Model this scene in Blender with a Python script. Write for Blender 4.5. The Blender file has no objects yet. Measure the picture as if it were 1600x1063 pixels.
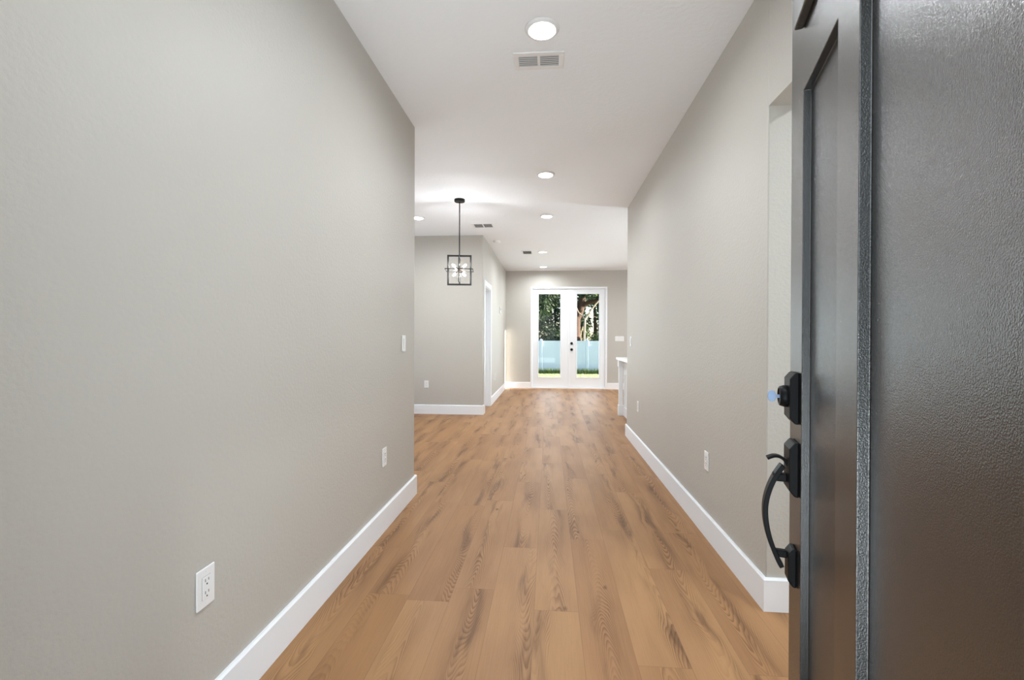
import bpy, bmesh, math, random
from mathutils import Vector, Matrix, Euler
R = math.radians
PI = math.pi
sc = bpy.context.scene
C = sc.collection

# ------------------------------------------------------------------ camera
cd = bpy.data.cameras.new('camera')
cd.sensor_fit = 'HORIZONTAL'; cd.sensor_width = 36.0
cd.lens = 36.0 * 712.0 / 1600.0
cd.clip_start = 0.02; cd.clip_end = 200
cam = bpy.data.objects.new('camera', cd); C.objects.link(cam)
cam.matrix_world = (Matrix.Translation((0, 0, 1.235)) @ Matrix.Rotation(R(4.58), 4, 'Z')
                    @ Matrix.Rotation(R(90 - 0.265), 4, 'X') @ Matrix.Rotation(R(0.19), 4, 'Z'))
sc.camera = cam

# ------------------------------------------------------------------ view / world / sun
vs = sc.view_settings
vs.view_transform = 'Standard'; vs.look = 'None'; vs.gamma = 1.0
vs.use_curve_mapping = False
vs.exposure = 0.84
try:
    sc.cycles.max_bounces = 10; sc.cycles.diffuse_bounces = 6; sc.cycles.glossy_bounces = 4
    sc.cycles.transparent_max_bounces = 12
    sc.cycles.sample_clamp_indirect = 6.0
    sc.cycles.use_denoising = True
    sc.cycles.caustics_reflective = False; sc.cycles.caustics_refractive = False
except Exception:
    pass

world = bpy.data.worlds.new('world'); sc.world = world; world.use_nodes = True
wn = world.node_tree.nodes; wl = world.node_tree.links
wn.clear()
sky = wn.new('ShaderNodeTexSky'); sky.sky_type = 'NISHITA'; sky.sun_disc = False
sky.sun_elevation = R(38); sky.sun_rotation = R(70)
bg = wn.new('ShaderNodeBackground'); bg.inputs['Strength'].default_value = 0.2
wo = wn.new('ShaderNodeOutputWorld')
wl.new(sky.outputs[0], bg.inputs[0]); wl.new(bg.outputs[0], wo.inputs[0])


def aim(o, d):
    o.rotation_euler = Vector(d).to_track_quat('-Z', 'Y').to_euler()


sd = bpy.data.lights.new('sun', 'SUN'); sd.energy = 13.0; sd.angle = R(0.6); sd.color = (1.0, 0.95, 0.86)
sun = bpy.data.objects.new('sun', sd); C.objects.link(sun); sun.location = (20, 18, 12)
aim(sun, (-1.0, 0.0, -0.155))


def area(name, loc, d, sx, sy, power, color=(1, 1, 1), spread=180):
    l = bpy.data.lights.new(name, 'AREA'); l.shape = 'RECTANGLE'; l.size = sx; l.size_y = sy
    l.energy = power; l.color = color; l.spread = R(spread)
    o = bpy.data.objects.new(name, l); C.objects.link(o); o.location = loc; aim(o, d)
    return o


# daylight lamps for seen and inferred openings, with added fill lamps among them
DAY = (0.83, 0.93, 1.0)
area('porch_upward_fill', (-0.15, -1.35, 0.02), (0, 0.1, 1), 3.2, 2.6, 215, DAY)  # added lamp facing up, brightens the near hall ceiling and walls
area('daylight_front_doorway', (-0.15, -1.3, 1.25), (0, 1, 0), 2.2, 2.3, 23, DAY)
area('dining_side_fill', (-4.62, 5.4, 0.9), (1, 0, 1.5), 2.4, 1.2, 28, DAY)  # added fill lamp for a dining window that is never seen
area('kitchen_side_fill', (4.42, 7.0, 1.3), (-1, 0, 0.45), 0.35, 1.0, 68, DAY)  # added lamp before solid wall, no window built; lights ceiling past the corner
area('great_room_fill', (4.42, 9.6, 0.8), (-1, 0, 0.9), 1.9, 1.5, 16, DAY)  # added fill lamp, the wall behind it has no door
area('daylight_french_doors', (0.49, 11.55, 1.3), (0, -1, 0.1), 1.5, 2.1, 23, DAY)
area('daylight_side_room_window', (2.86, 1.1, 1.5), (-1, 0.2, 0), 1.2, 1.3, 16, DAY)

# ------------------------------------------------------------------ materials
MATS = {}


def nt(name):
    m = bpy.data.materials.new(name); m.use_nodes = True
    t = m.node_tree
    b = t.nodes['Principled BSDF']
    return m, t.nodes, t.links, b


def val(v, n):
    return v


def simple(name, col, rough=0.5, metal=0.0, ior=1.5, bump=None, mottling=0.03, coord='Object'):
    m, n, l, b = nt(name)
    b.inputs['Roughness'].default_value = rough
    b.inputs['Metallic'].default_value = metal
    b.inputs['IOR'].default_value = ior
    tc = n.new('ShaderNodeTexCoord')
    nz = n.new('ShaderNodeTexNoise'); nz.inputs['Scale'].default_value = 3.0; nz.inputs['Detail'].default_value = 3
    l.new(tc.outputs[coord], nz.inputs['Vector'])
    mx = n.new('ShaderNodeMix'); mx.data_type = 'RGBA'
    mx.inputs['A'].default_value = (*[c * (1 - mottling) for c in col], 1)
    mx.inputs['B'].default_value = (*[min(1, c * (1 + mottling)) for c in col], 1)
    l.new(nz.outputs['Fac'], mx.inputs['Factor'])
    l.new(mx.outputs['Result'], b.inputs['Base Color'])
    if bump:
        scale, strength, dist = bump
        z = n.new('ShaderNodeTexNoise'); z.inputs['Scale'].default_value = scale; z.inputs['Detail'].default_value = 4
        z.inputs['Roughness'].default_value = 0.55
        l.new(tc.outputs[coord], z.inputs['Vector'])
        bp = n.new('ShaderNodeBump'); bp.inputs['Strength'].default_value = strength; bp.inputs['Distance'].default_value = dist
        l.new(z.outputs['Fac'], bp.inputs['Height']); l.new(bp.outputs[0], b.inputs['Normal'])
    MATS[name] = m
    return m


M_wall = simple('greige_wall_paint', (0.488, 0.466, 0.425), 0.5, bump=(75, 0.42, 0.004), mottling=0.012)
M_ceil = simple('white_ceiling_texture', (0.855, 0.875, 0.90), 0.7, bump=(38, 0.45, 0.005), mottling=0.01)
M_trim = simple('white_trim_paint', (0.84, 0.865, 0.895), 0.35, mottling=0.01)
M_white = simple('white_plastic', (0.80, 0.80, 0.80), 0.3, mottling=0.005)
M_slot = simple('dark_slot', (0.03, 0.03, 0.03), 0.6)
M_black = simple('black_hardware', (0.006, 0.006, 0.0065), 0.42, ior=1.35)
M_black.node_tree.nodes['Principled BSDF'].inputs['Specular IOR Level'].default_value = 0.2
M_blackmetal = simple('black_lamp_metal', (0.006, 0.0055, 0.005), 0.5, ior=1.35)
M_steel = simple('key_metal', (0.20, 0.26, 0.38), 0.35, metal=0.6)
M_chrome = simple('dark_bronze_hub', (0.20, 0.18, 0.16), 0.35, metal=0.8)
M_slatlight = simple('vent_slat_white', (0.55, 0.55, 0.55), 0.5)
M_counter = simple('white_quartz', (0.86, 0.86, 0.85), 0.18, mottling=0.03)
M_cab = simple('white_cabinet_paint', (0.78, 0.79, 0.80), 0.4, mottling=0.01)
M_fence = simple('white_vinyl', (0.75, 0.78, 0.90), 0.45, mottling=0.02)
M_ventdark = simple('vent_shade_dark', (0.025, 0.025, 0.025), 0.8)
M_slat = simple('vent_slat_grey', (0.27, 0.27, 0.27), 0.5)
M_concrete = simple('porch_concrete', (0.42, 0.41, 0.39), 0.85, bump=(60, 0.4, 0.004), mottling=0.1)
M_bark_tan = simple('pale_tan_bark', (0.50, 0.36, 0.25), 0.85, bump=(25, 0.8, 0.02), mottling=0.3)
M_bark_red = simple('red_brown_bark', (0.095, 0.048, 0.032), 0.9, bump=(14, 1.0, 0.03), mottling=0.45)


def emit(name, col, strength):
    m = bpy.data.materials.new(name); m.use_nodes = True
    n = m.node_tree.nodes; n.clear()
    e = n.new('ShaderNodeEmission'); e.inputs[0].default_value = (*col, 1); e.inputs[1].default_value = strength
    o = n.new('ShaderNodeOutputMaterial'); m.node_tree.links.new(e.outputs[0], o.inputs[0])
    return m


M_led = emit('led_diffuser', (1.0, 0.985, 0.96), 9.0)
M_bulb = emit('lit_bulb', (1.0, 0.97, 0.92), 30.0)


def glass_mat():
    m = bpy.data.materials.new('clear_window_glass'); m.use_nodes = True
    n = m.node_tree.nodes; l = m.node_tree.links; n.clear()
    fr = n.new('ShaderNodeFresnel'); fr.inputs['IOR'].default_value = 1.2
    tr = n.new('ShaderNodeBsdfTransparent'); tr.inputs[0].default_value = (0.96, 0.98, 0.97, 1)
    gl = n.new('ShaderNodeBsdfGlossy'); gl.inputs['Roughness'].default_value = 0.02
    mx = n.new('ShaderNodeMixShader'); o = n.new('ShaderNodeOutputMaterial')
    l.new(fr.outputs[0], mx.inputs[0]); l.new(tr.outputs[0], mx.inputs[1]); l.new(gl.outputs[0], mx.inputs[2])
    l.new(mx.outputs[0], o.inputs[0])
    return m


M_glass = glass_mat()


def leaf_mat(name, c1, c2, c3):
    m, n, l, b = nt(name)
    b.inputs['Roughness'].default_value = 0.5
    gi = n.new('ShaderNodeNewGeometry')
    rp = n.new('ShaderNodeValToRGB')
    rp.color_ramp.elements[0].color = (*c1, 1); rp.color_ramp.elements[1].color = (*c3, 1)
    e = rp.color_ramp.elements.new(0.55); e.color = (*c2, 1)
    l.new(gi.outputs['Random Per Island'], rp.inputs[0])
    l.new(rp.outputs[0], b.inputs['Base Color'])
    tl = n.new('ShaderNodeBsdfTranslucent'); l.new(rp.outputs[0], tl.inputs[0])
    mx = n.new('ShaderNodeMixShader'); mx.inputs[0].default_value = 0.3
    o = n['Material Output']
    l.new(b.outputs[0], mx.inputs[1]); l.new(tl.outputs[0], mx.inputs[2]); l.new(mx.outputs[0], o.inputs[0])
    return m


M_leafdark = leaf_mat('dark_green_leaves', (0.010, 0.020, 0.010), (0.028, 0.055, 0.020), (0.14, 0.20, 0.07))
M_leafblue = leaf_mat('blue_green_shrub_leaves', (0.010, 0.014, 0.020), (0.022, 0.030, 0.038), (0.085, 0.10, 0.12))
M_leafmid = leaf_mat('bright_green_leaves', (0.025, 0.055, 0.015), (0.08, 0.15, 0.035), (0.36, 0.40, 0.18))
M_leafbrown = leaf_mat('dry_brown_leaves', (0.08, 0.045, 0.03), (0.2, 0.11, 0.075), (0.36, 0.25, 0.16))
M_grass = leaf_mat('lawn_grass', (0.30, 0.40, 0.14), (0.60, 0.66, 0.30), (0.84, 0.86, 0.55))
M_weed = leaf_mat('weed_strip_grass', (0.07, 0.11, 0.03), (0.16, 0.23, 0.06), (0.34, 0.40, 0.14))
M_soil = simple('lawn_ground', (0.60, 0.66, 0.34), 0.9, bump=(20, 0.6, 0.02), mottling=0.25)


def wood_floor():
    m, n, l, b = nt('oak_plank_floor')
    W, L = 0.200, 1.22

    def mth(op, a, bb=None, c=None, clamp=False):
        q = n.new('ShaderNodeMath'); q.operation = op; q.use_clamp = clamp
        for i, x in enumerate((a, bb, c)):
            if x is None: continue
            if isinstance(x, (int, float)): q.inputs[i].default_value = x
            else: l.new(x, q.inputs[i])
        return q.outputs[0]

    def vec(x, y, z=0.0):
        q = n.new('ShaderNodeCombineXYZ')
        for i, v in enumerate((x, y, z)):
            if isinstance(v, (int, float)): q.inputs[i].default_value = v
            else: l.new(v, q.inputs[i])
        return q.outputs[0]

    def noise(v, scale=1.0, detail=2.0, rough=0.5, dist=0.0):
        q = n.new('ShaderNodeTexNoise'); q.inputs['Scale'].default_value = scale
        q.inputs['Detail'].default_value = detail; q.inputs['Roughness'].default_value = rough
        q.inputs['Distortion'].default_value = dist
        l.new(v, q.inputs['Vector']); return q.outputs['Fac']

    def smooth(x, lo, hi, o0=0.0, o1=1.0):
        q = n.new('ShaderNodeMapRange'); q.interpolation_type = 'SMOOTHSTEP'
        l.new(x, q.inputs[0])
        for i, v in enumerate((lo, hi, o0, o1)): q.inputs[i + 1].default_value = v
        return q.outputs[0]

    def mixc(f, a, c, mode='MIX'):
        q = n.new('ShaderNodeMix'); q.data_type = 'RGBA'; q.blend_type = mode
        if isinstance(f, (int, float)): q.inputs['Factor'].default_value = f
        else: l.new(f, q.inputs['Factor'])
        for k, v in (('A', a), ('B', c)):
            if isinstance(v, tuple): q.inputs[k].default_value = (*v, 1)
            else: l.new(v, q.inputs[k])
        return q.outputs['Result']

    tc = n.new('ShaderNodeTexCoord'); sp = n.new('ShaderNodeSeparateXYZ')
    l.new(tc.outputs['Object'], sp.inputs[0])
    x, y = sp.outputs[0], sp.outputs[1]
    u = mth('ADD', mth('DIVIDE', x, W), 100.30)
    row = mth('FLOOR', u); fu = mth('FRACT', u)
    w1 = n.new('ShaderNodeTexWhiteNoise'); w1.noise_dimensions = '1D'; l.new(row, w1.inputs['W'])
    v = mth('ADD', mth('ADD', mth('DIVIDE', y, L), 50.0), mth('MULTIPLY', w1.outputs['Value'], 9.7))
    idx = mth('FLOOR', v); fv = mth('FRACT', v)
    w2 = n.new('ShaderNodeTexWhiteNoise'); w2.noise_dimensions = '2D'; l.new(vec(row, idx), w2.inputs['Vector'])
    sr = n.new('ShaderNodeSeparateColor'); l.new(w2.outputs['Color'], sr.inputs[0])
    r1, r2, r3 = sr.outputs[0], sr.outputs[1], sr.outputs[2]
    w3 = n.new('ShaderNodeTexWhiteNoise'); w3.noise_dimensions = '2D'; l.new(vec(idx, mth('ADD', row, 37.5)), w3.inputs['Vector'])
    s3 = n.new('ShaderNodeSeparateColor'); l.new(w3.outputs['Color'], s3.inputs[0])
    r4, r5, r6 = s3.outputs[0], s3.outputs[1], s3.outputs[2]
    px = mth('MULTIPLY', mth('SUBTRACT', fu, 0.5), W)          # across the board, metres
    py = mth('MULTIPLY', mth('SUBTRACT', fv, 0.5), L)
    seed = mth('MULTIPLY', r1, 91.0); seed2 = mth('MULTIPLY', r2, 57.0)
    # wobble of the heart line
    wob = mth('MULTIPLY', mth('SUBTRACT', noise(vec(seed, mth('MULTIPLY', py, 2.2), seed2), 1.0, 2.0), 0.5), 0.09)
    cx = mth('MULTIPLY', mth('SUBTRACT', r3, 0.5), 0.17)
    qx = mth('SUBTRACT', mth('SUBTRACT', px, cx), wob)
    sgn = mth('SUBTRACT', mth('MULTIPLY', mth('GREATER_THAN', r4, 0.5), 2.0), 1.0)
    n1 = noise(vec(mth('ADD', mth('MULTIPLY', px, 16.0), seed), mth('MULTIPLY', py, 2.0), seed2), 1.0, 1.0, 0.4)
    n2 = noise(vec(mth('ADD', mth('MULTIPLY', px, 60.0), seed2), mth('MULTIPLY', py, 9.0), seed), 1.0, 2.0, 0.5)
    # arches: parabolas along the board
    slope = mth('ADD', mth('MULTIPLY', r5, 16.0), 11.0)
    ph = mth('ADD', mth('MULTIPLY', mth('MULTIPLY', qx, qx), 1750.0),
             mth('ADD', mth('MULTIPLY', mth('MULTIPLY', py, slope), sgn),
                 mth('ADD', mth('MULTIPLY', n1, 8.0), mth('MULTIPLY', n2, 0.45))))
    fr = mth('FRACT', ph)
    ring = mth('MULTIPLY', smooth(fr, 0.25, 0.92), smooth(fr, 0.93, 1.0, 1.0, 0.0))   # slow rise, quick fall
    fade = smooth(noise(vec(mth('ADD', mth('MULTIPLY', px, 11.0), seed2), mth('MULTIPLY', py, 1.7), seed), 1.0, 2.0), 0.36, 0.66)
    near = smooth(mth('ABSOLUTE', qx), 0.015, 0.10, 1.0, 0.30)
    ringamt = mth('MULTIPLY', mth('MULTIPLY', ring, mth('ADD', mth('MULTIPLY', fade, 0.8), 0.2)), near)
    # pores / fibres
    fib = noise(vec(mth('MULTIPLY', x, 520.0), mth('MULTIPLY', y, 9.0), seed), 1.0, 2.0, 0.6)
    fib2 = noise(vec(mth('MULTIPLY', x, 130.0), mth('MULTIPLY', y, 3.0), seed), 1.0, 3.0, 0.6)
    # long dark heart streaks
    st = noise(vec(mth('ADD', mth('MULTIPLY', qx, 17.0), seed), mth('ADD', mth('MULTIPLY', py, 1.9), seed2), 0.0), 1.0, 3.0, 0.5, 0.3)
    streak = mth('MULTIPLY', smooth(st, 0.46, 0.72), smooth(mth('ABSOLUTE', qx), 0.012, 0.065, 1.0, 0.12))
    # knots
    vo = n.new('ShaderNodeTexVoronoi'); vo.inputs['Scale'].default_value = 1.0
    l.new(vec(mth('ADD', mth('MULTIPLY', qx, 7.5), mth('FLOOR', seed)), mth('ADD', mth('MULTIPLY', py, 4.2), seed2), 0.0), vo.inputs['Vector'])
    kd = mth('ADD', vo.outputs['Distance'], mth('MULTIPLY', mth('SUBTRACT', n2, 0.5), 0.06))
    knot = mth('MULTIPLY', smooth(kd, 0.03, 0.12, 1.0, 0.0), mth('MULTIPLY', smooth(mth('ABSOLUTE', qx), 0.02, 0.05, 1.0, 0.0), mth('GREATER_THAN', r6, 0.35)))
    # colours
    base = mixc(r5, (0.400, 0.222, 0.104), (0.322, 0.164, 0.072))
    base = mixc(mth('MULTIPLY', r2, 0.55), base, (0.375, 0.205, 0.088))
    big = noise(vec(mth('ADD', mth('MULTIPLY', px, 5.0), seed2), mth('MULTIPLY', py, 1.2), seed), 1.0, 2.0)
    base = mixc(smooth(big, 0.3, 0.7, 0.0, 0.5), base, (0.245, 0.122, 0.058))
    c = mixc(mth('MULTIPLY', ringamt, 0.72), base, (0.120, 0.054, 0.024))
    c = mixc(mth('MULTIPLY', streak, 0.74), c, (0.088, 0.042, 0.020))
    c = mixc(mth('MULTIPLY', knot, 0.8), c, (0.045, 0.020, 0.010))
    c = mixc(smooth(fib, 0.50, 0.78, 0.0, 0.22), c, (0.12, 0.055, 0.026))
    c = mixc(smooth(fib2, 0.35, 0.7, 0.0, 0.16), c, (0.40, 0.235, 0.130))
    # seams
    su = mth('MINIMUM', fu, mth('SUBTRACT', 1.0, fu)); sv = mth('MINIMUM', fv, mth('SUBTRACT', 1.0, fv))
    seam = mth('MAXIMUM', smooth(su, 0.003, 0.008, 1.0, 0.0), smooth(sv, 0.0006, 0.0015, 1.0, 0.0))
    c = mixc(mth('MULTIPLY', seam, 0.38), c, (0.12, 0.06, 0.03))
    l.new(c, b.inputs['Base Color'])
    rg = mth('ADD', mth('MULTIPLY', ringamt, 0.08), 0.48)
    l.new(rg, b.inputs['Roughness'])
    b.inputs['Specular IOR Level'].default_value = 0.2
    h = mth('SUBTRACT', mth('ADD', mth('MULTIPLY', fib, 0.25), mth('MULTIPLY', ringamt, -0.2)), mth('MULTIPLY', seam, 1.5))
    bp = n.new('ShaderNodeBump'); bp.inputs['Strength'].default_value = 0.25; bp.inputs['Distance'].default_value = 0.001
    l.new(h, bp.inputs['Height']); l.new(bp.outputs[0], b.inputs['Normal'])
    return m


M_floor = wood_floor()


def door_mat():
    m, n, l, b = nt('charcoal_door_stain')
    tc = n.new('ShaderNodeTexCoord'); mp = n.new('ShaderNodeMapping')
    mp.inputs['Scale'].default_value = (300, 300, 6.0)
    l.new(tc.outputs['Object'], mp.inputs[0])
    z = n.new('ShaderNodeTexNoise'); z.inputs['Scale'].default_value = 1.0; z.inputs['Detail'].default_value = 3
    l.new(mp.outputs[0], z.inputs['Vector'])
    z2 = n.new('ShaderNodeTexNoise'); z2.inputs['Scale'].default_value = 520; z2.inputs['Detail'].default_value = 2
    l.new(tc.outputs['Object'], z2.inputs['Vector'])
    ad = n.new('ShaderNodeMath'); ad.operation = 'MULTIPLY_ADD'; ad.inputs[1].default_value = 0.12
    l.new(z.outputs['Fac'], ad.inputs[0]); l.new(z2.outputs['Fac'], ad.inputs[2])
    mx = n.new('ShaderNodeMix'); mx.data_type = 'RGBA'
    mx.inputs['A'].default_value = (0.011, 0.010, 0.009, 1); mx.inputs['B'].default_value = (0.017, 0.015, 0.013, 1)
    l.new(z.outputs['Fac'], mx.inputs['Factor']); l.new(mx.outputs['Result'], b.inputs['Base Color'])
    b.inputs['Roughness'].default_value = 0.23; b.inputs['IOR'].default_value = 1.8
    bp = n.new('ShaderNodeBump'); bp.inputs['Strength'].default_value = 0.4; bp.inputs['Distance'].default_value = 0.0015
    l.new(ad.outputs[0], bp.inputs['Height']); l.new(bp.outputs[0], b.inputs['Normal'])
    return m


M_door = door_mat()


# ------------------------------------------------------------------ geometry helpers
def obj(name, bm, mat, parent=None, smooth=False, bevel=None):
    me = bpy.data.meshes.new(name)
    bmesh.ops.recalc_face_normals(bm, faces=bm.faces)
    if smooth:
        for f in bm.faces: f.smooth = True
    bm.to_mesh(me); bm.free()
    o = bpy.data.objects.new(name, me); C.objects.link(o)
    me.materials.append(mat)
    if parent: o.parent = parent
    if bevel:
        md = o.modifiers.new('bevel', 'BEVEL'); md.width = bevel[0]; md.segments = bevel[1]; md.limit_method = 'ANGLE'
        md.angle_limit = R(40)
    return o


def box(bm, x0, x1, y0, y1, z0, z1, mat=None):
    vs_ = [bm.verts.new(p) for p in ((x0, y0, z0), (x1, y0, z0), (x1, y1, z0), (x0, y1, z0),
                                     (x0, y0, z1), (x1, y0, z1), (x1, y1, z1), (x0, y1, z1))]
    if mat is not None:
        for v in vs_: v.co = mat @ v.co
    for q in ((0, 3, 2, 1), (4, 5, 6, 7), (0, 1, 5, 4), (1, 2, 6, 5), (2, 3, 7, 6), (3, 0, 4, 7)):
        bm.faces.new([vs_[i] for i in q])


def round_poly(pts):
    out = []
    N = len(pts)
    for i, p in enumerate(pts):
        x, y = p[0], p[1]; r = p[2] if len(p) > 2 else 0
        if not r:
            out.append((x, y)); continue
        a = Vector(pts[i - 1][:2]) - Vector((x, y)); c = Vector(pts[(i + 1) % N][:2]) - Vector((x, y))
        a.normalize(); c.normalize()
        o = Vector((x, y)) + (a + c) * r
        s = Vector((x, y)) + a * r - o; e = Vector((x, y)) + c * r - o
        a0 = math.atan2(s.y, s.x); a1 = math.atan2(e.y, e.x)
        d = (a1 - a0 + PI) % (2 * PI) - PI
        for k in range(7):
            t = a0 + d * k / 6
            out.append((o.x + r * math.cos(t), o.y + r * math.sin(t)))
    return out


def prism(bm, pts, z0, z1):
    pts = round_poly(pts)
    lo = [bm.verts.new((p[0], p[1], z0)) for p in pts]; hi = [bm.verts.new((p[0], p[1], z1)) for p in pts]
    bm.faces.new(lo[::-1]); bm.faces.new(hi)
    for i in range(len(pts)):
        j = (i + 1) % len(pts)
        bm.faces.new((lo[i], lo[j], hi[j], hi[i]))


def frame_axes(d):
    d = Vector(d).normalized()
    a = Vector((0, 0, 1)) if abs(d.z) < 0.9 else Vector((1, 0, 0))
    s = d.cross(a).normalized(); t = s.cross(d).normalized()
    return s, t


def tube(bm, pts, radii, seg=10, cap=True):
    pts = [Vector(p) for p in pts]
    if isinstance(radii, (int, float)): radii = [radii] * len(pts)
    rings = []
    s0 = None
    for i, p in enumerate(pts):
        d = (pts[min(i + 1, len(pts) - 1)] - pts[max(i - 1, 0)]).normalized()
        if s0 is None: s, t = frame_axes(d)
        else:
            s = (s0 - d * s0.dot(d)).normalized(); t = d.cross(s)
        s0 = s
        t = d.cross(s)
        rings.append([bm.verts.new(p + (s * math.cos(2 * PI * k / seg) + t * math.sin(2 * PI * k / seg)) * radii[i]) for k in range(seg)])
    for i in range(len(rings) - 1):
        for k in range(seg):
            bm.faces.new((rings[i][k], rings[i][(k + 1) % seg], rings[i + 1][(k + 1) % seg], rings[i + 1][k]))
    if cap:
        bm.faces.new(rings[0][::-1]); bm.faces.new(rings[-1])


def sweep_rect(bm, pts, w, h, up):
    """strap of rectangular section: w across `up`, h along the curve normal"""
    up = Vector(up).normalized(); pts = [Vector(p) for p in pts]
    rings = []
    for i, p in enumerate(pts):
        d = (pts[min(i + 1, len(pts) - 1)] - pts[max(i - 1, 0)]).normalized()
        nrm = d.cross(up).normalized()
        ww = w[i] if isinstance(w, (list, tuple)) else w
        rings.append([bm.verts.new(p + up * a * ww / 2 + nrm * c * h / 2) for a, c in ((-1, -1), (1, -1), (1, 1), (-1, 1))])
    for i in range(len(rings) - 1):
        for k in range(4):
            bm.faces.new((rings[i][k], rings[i][(k + 1) % 4], rings[i + 1][(k + 1) % 4], rings[i + 1][k]))
    bm.faces.new(rings[0][::-1]); bm.faces.new(rings[-1])


def lathe(bm, prof, center, axis='Z', seg=40):
    """profile [(r, h)] turned about an axis through `center`"""
    c = Vector(center)
    ax = {'X': Matrix.Rotation(R(90), 3, 'Y'), 'Y': Matrix.Rotation(R(-90), 3, 'X'), 'Z': Matrix.Identity(3)}[axis]
    rings = []
    for r, h in prof:
        if r < 1e-6: rings.append([bm.verts.new(c + ax @ Vector((0, 0, h)))])
        else: rings.append([bm.verts.new(c + ax @ Vector((r * math.cos(2 * PI * k / seg), r * math.sin(2 * PI * k / seg), h))) for k in range(seg)])
    for a, b2 in zip(rings, rings[1:]):
        for k in range(seg):
            j = (k + 1) % seg
            if len(a) == 1 and len(b2) == 1: continue
            if len(a) == 1: bm.faces.new((a[0], b2[j], b2[k]))
            elif len(b2) == 1: bm.faces.new((a[k], a[j], b2[0]))
            else: bm.faces.new((a[k], a[j], b2[j], b2[k]))
    for rg, fl in ((rings[0], True), (rings[-1], False)):
        if len(rg) > 1: bm.faces.new(rg[::-1] if fl else rg)


def NB():
    return bmesh.new()


def empty(name, loc=(0, 0, 0), rotz=0.0):
    o = bpy.data.objects.new(name, None); C.objects.link(o)
    o.location = loc; o.rotation_euler = (0, 0, rotz); o.empty_display_size = 0.1
    return o


def tag(o, label, cat, group=None, kind=None):
    o['label'] = label; o['category'] = cat
    if group: o['group'] = group
    if kind: o['kind'] = kind
    return o


def struct(o, label=None):
    o['kind'] = 'structure'
    if label: o['label'] = label
    return o


# ------------------------------------------------------------------ dimensions
H = 2.88
XL, XR = -1.05, 0.99
YL, YR, YN = 3.52, 5.87, 2.155       # end of left wall, end of right wall, near corner of right wall
YD, YF = 7.245, 11.18
YFRONT = 0.22
WX, EX = -4.7, 4.5
RB = 0.02
HH = 2.29                            # header height of the side opening

# ------------------------------------------------------------------ room shell
bm = NB(); box(bm, WX - .15, EX + .15, -0.02, YF + .03, -0.12, 0.0)
struct(obj('floor', bm, M_floor), 'oak plank floor running down the hallway')
bm = NB(); box(bm, WX - .15, EX + .15, 0.0, YF + .15, H, H + 0.12)
struct(obj('ceiling', bm, M_ceil), 'white textured ceiling')

T = 0.13
bm = NB()
prism(bm, [(XL, YFRONT), (XL, YL, RB), (XL - T, YL, RB), (XL - T, YL - .005), (XL - T, YFRONT)], 0, H)
prism(bm, [(XL - T, YL - T), (XL - T, YL - .001), (WX, YL - .001), (WX, YL - T)], 0, H)
struct(obj('wall_left', bm, M_wall), 'long greige hallway wall on the left')

# dining nook back wall + great-room left wall with a doorway
DY0, DY1, DZ = 7.43, 8.17, 2.10
bm = NB()
prism(bm, [(XL, YD, RB), (XL, DY0), (XL - T, DY0), (XL - T, YD + T), (WX, YD + T), (WX, YD)], 0, H)
box(bm, XL - T, XL, DY1, YF, 0, H)
box(bm, XL - T, XL, DY0, DY1, DZ, H)
struct(obj('wall_dining', bm, M_wall), 'greige wall behind the pendant turning toward the french doors')

# far wall with french-door opening
FX0, FX1, FZ = -0.44, 1.415, 2.485
bm = NB()
box(bm, XL - T, FX0, YF, YF + .15, 0, H); box(bm, FX1, EX + .15, YF, YF + .15, 0, H); box(bm, FX0, FX1, YF, YF + .15, FZ, H)
struct(obj('wall_far', bm, M_wall), 'greige end wall around the french doors')

# right hallway wall, header over the side opening, return wall of the side room
bm = NB()
prism(bm, [(XR, YN, 0.006), (XR, YR, RB), (XR + T, YR, RB), (XR + T, YN + .12), (3.0, YN + .12), (3.0, YN)], 0, H)
box(bm, XR, XR + T, YFRONT + .25, YN, HH, H)
box(bm, XR, XR + T, YFRONT, YFRONT + .25, 0, H)
struct(obj('wall_right', bm, M_wall), 'greige hallway wall on the right with a side opening')
bm = NB()
box(bm, XR + T, EX, YR - T, YR - .001, 0, H)
struct(obj('wall_kitchen', bm, M_wall))

# front wall with the entry doorway
OX0, OX1, OZ = -0.64, 0.335, 2.47
bm = NB()
box(bm, WX - .15, OX0, YFRONT - .2, YFRONT, 0, H); box(bm, OX1, EX + .15, YFRONT - .2, YFRONT, 0, H)
box(bm, OX0, OX1, YFRONT - .2, YFRONT, OZ, H)
struct(obj('wall_front', bm, M_wall))

# outer side walls with openings
def holed_wall(name, x0, x1, y0, y1, holes):
    bm = NB(); y = y0
    for a, b_, z0, z1 in holes:
        box(bm, x0, x1, y, a, 0, H)
        if z0 > 0: box(bm, x0, x1, a, b_, 0, z0)
        box(bm, x0, x1, a, b_, z1, H)
        y = b_
    box(bm, x0, x1, y, y1, 0, H)
    return struct(obj(name, bm, M_wall))


holed_wall('wall_west', WX - .15, WX, YFRONT, YF + .15, [(4.1, 6.7, 0.7, 2.3)])
holed_wall('wall_east', EX, EX + .15, YFRONT, YF + .15, [(10.97, YF - .03, 0.02, 2.3)])
bm = NB(); box(bm, 3.0, 3.12, YFRONT, YN + .12, 0, H); struct(obj('wall_side_room', bm, M_wall))

# ------------------------------------------------------------------ baseboards
BH, BT = 0.150, 0.015


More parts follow.
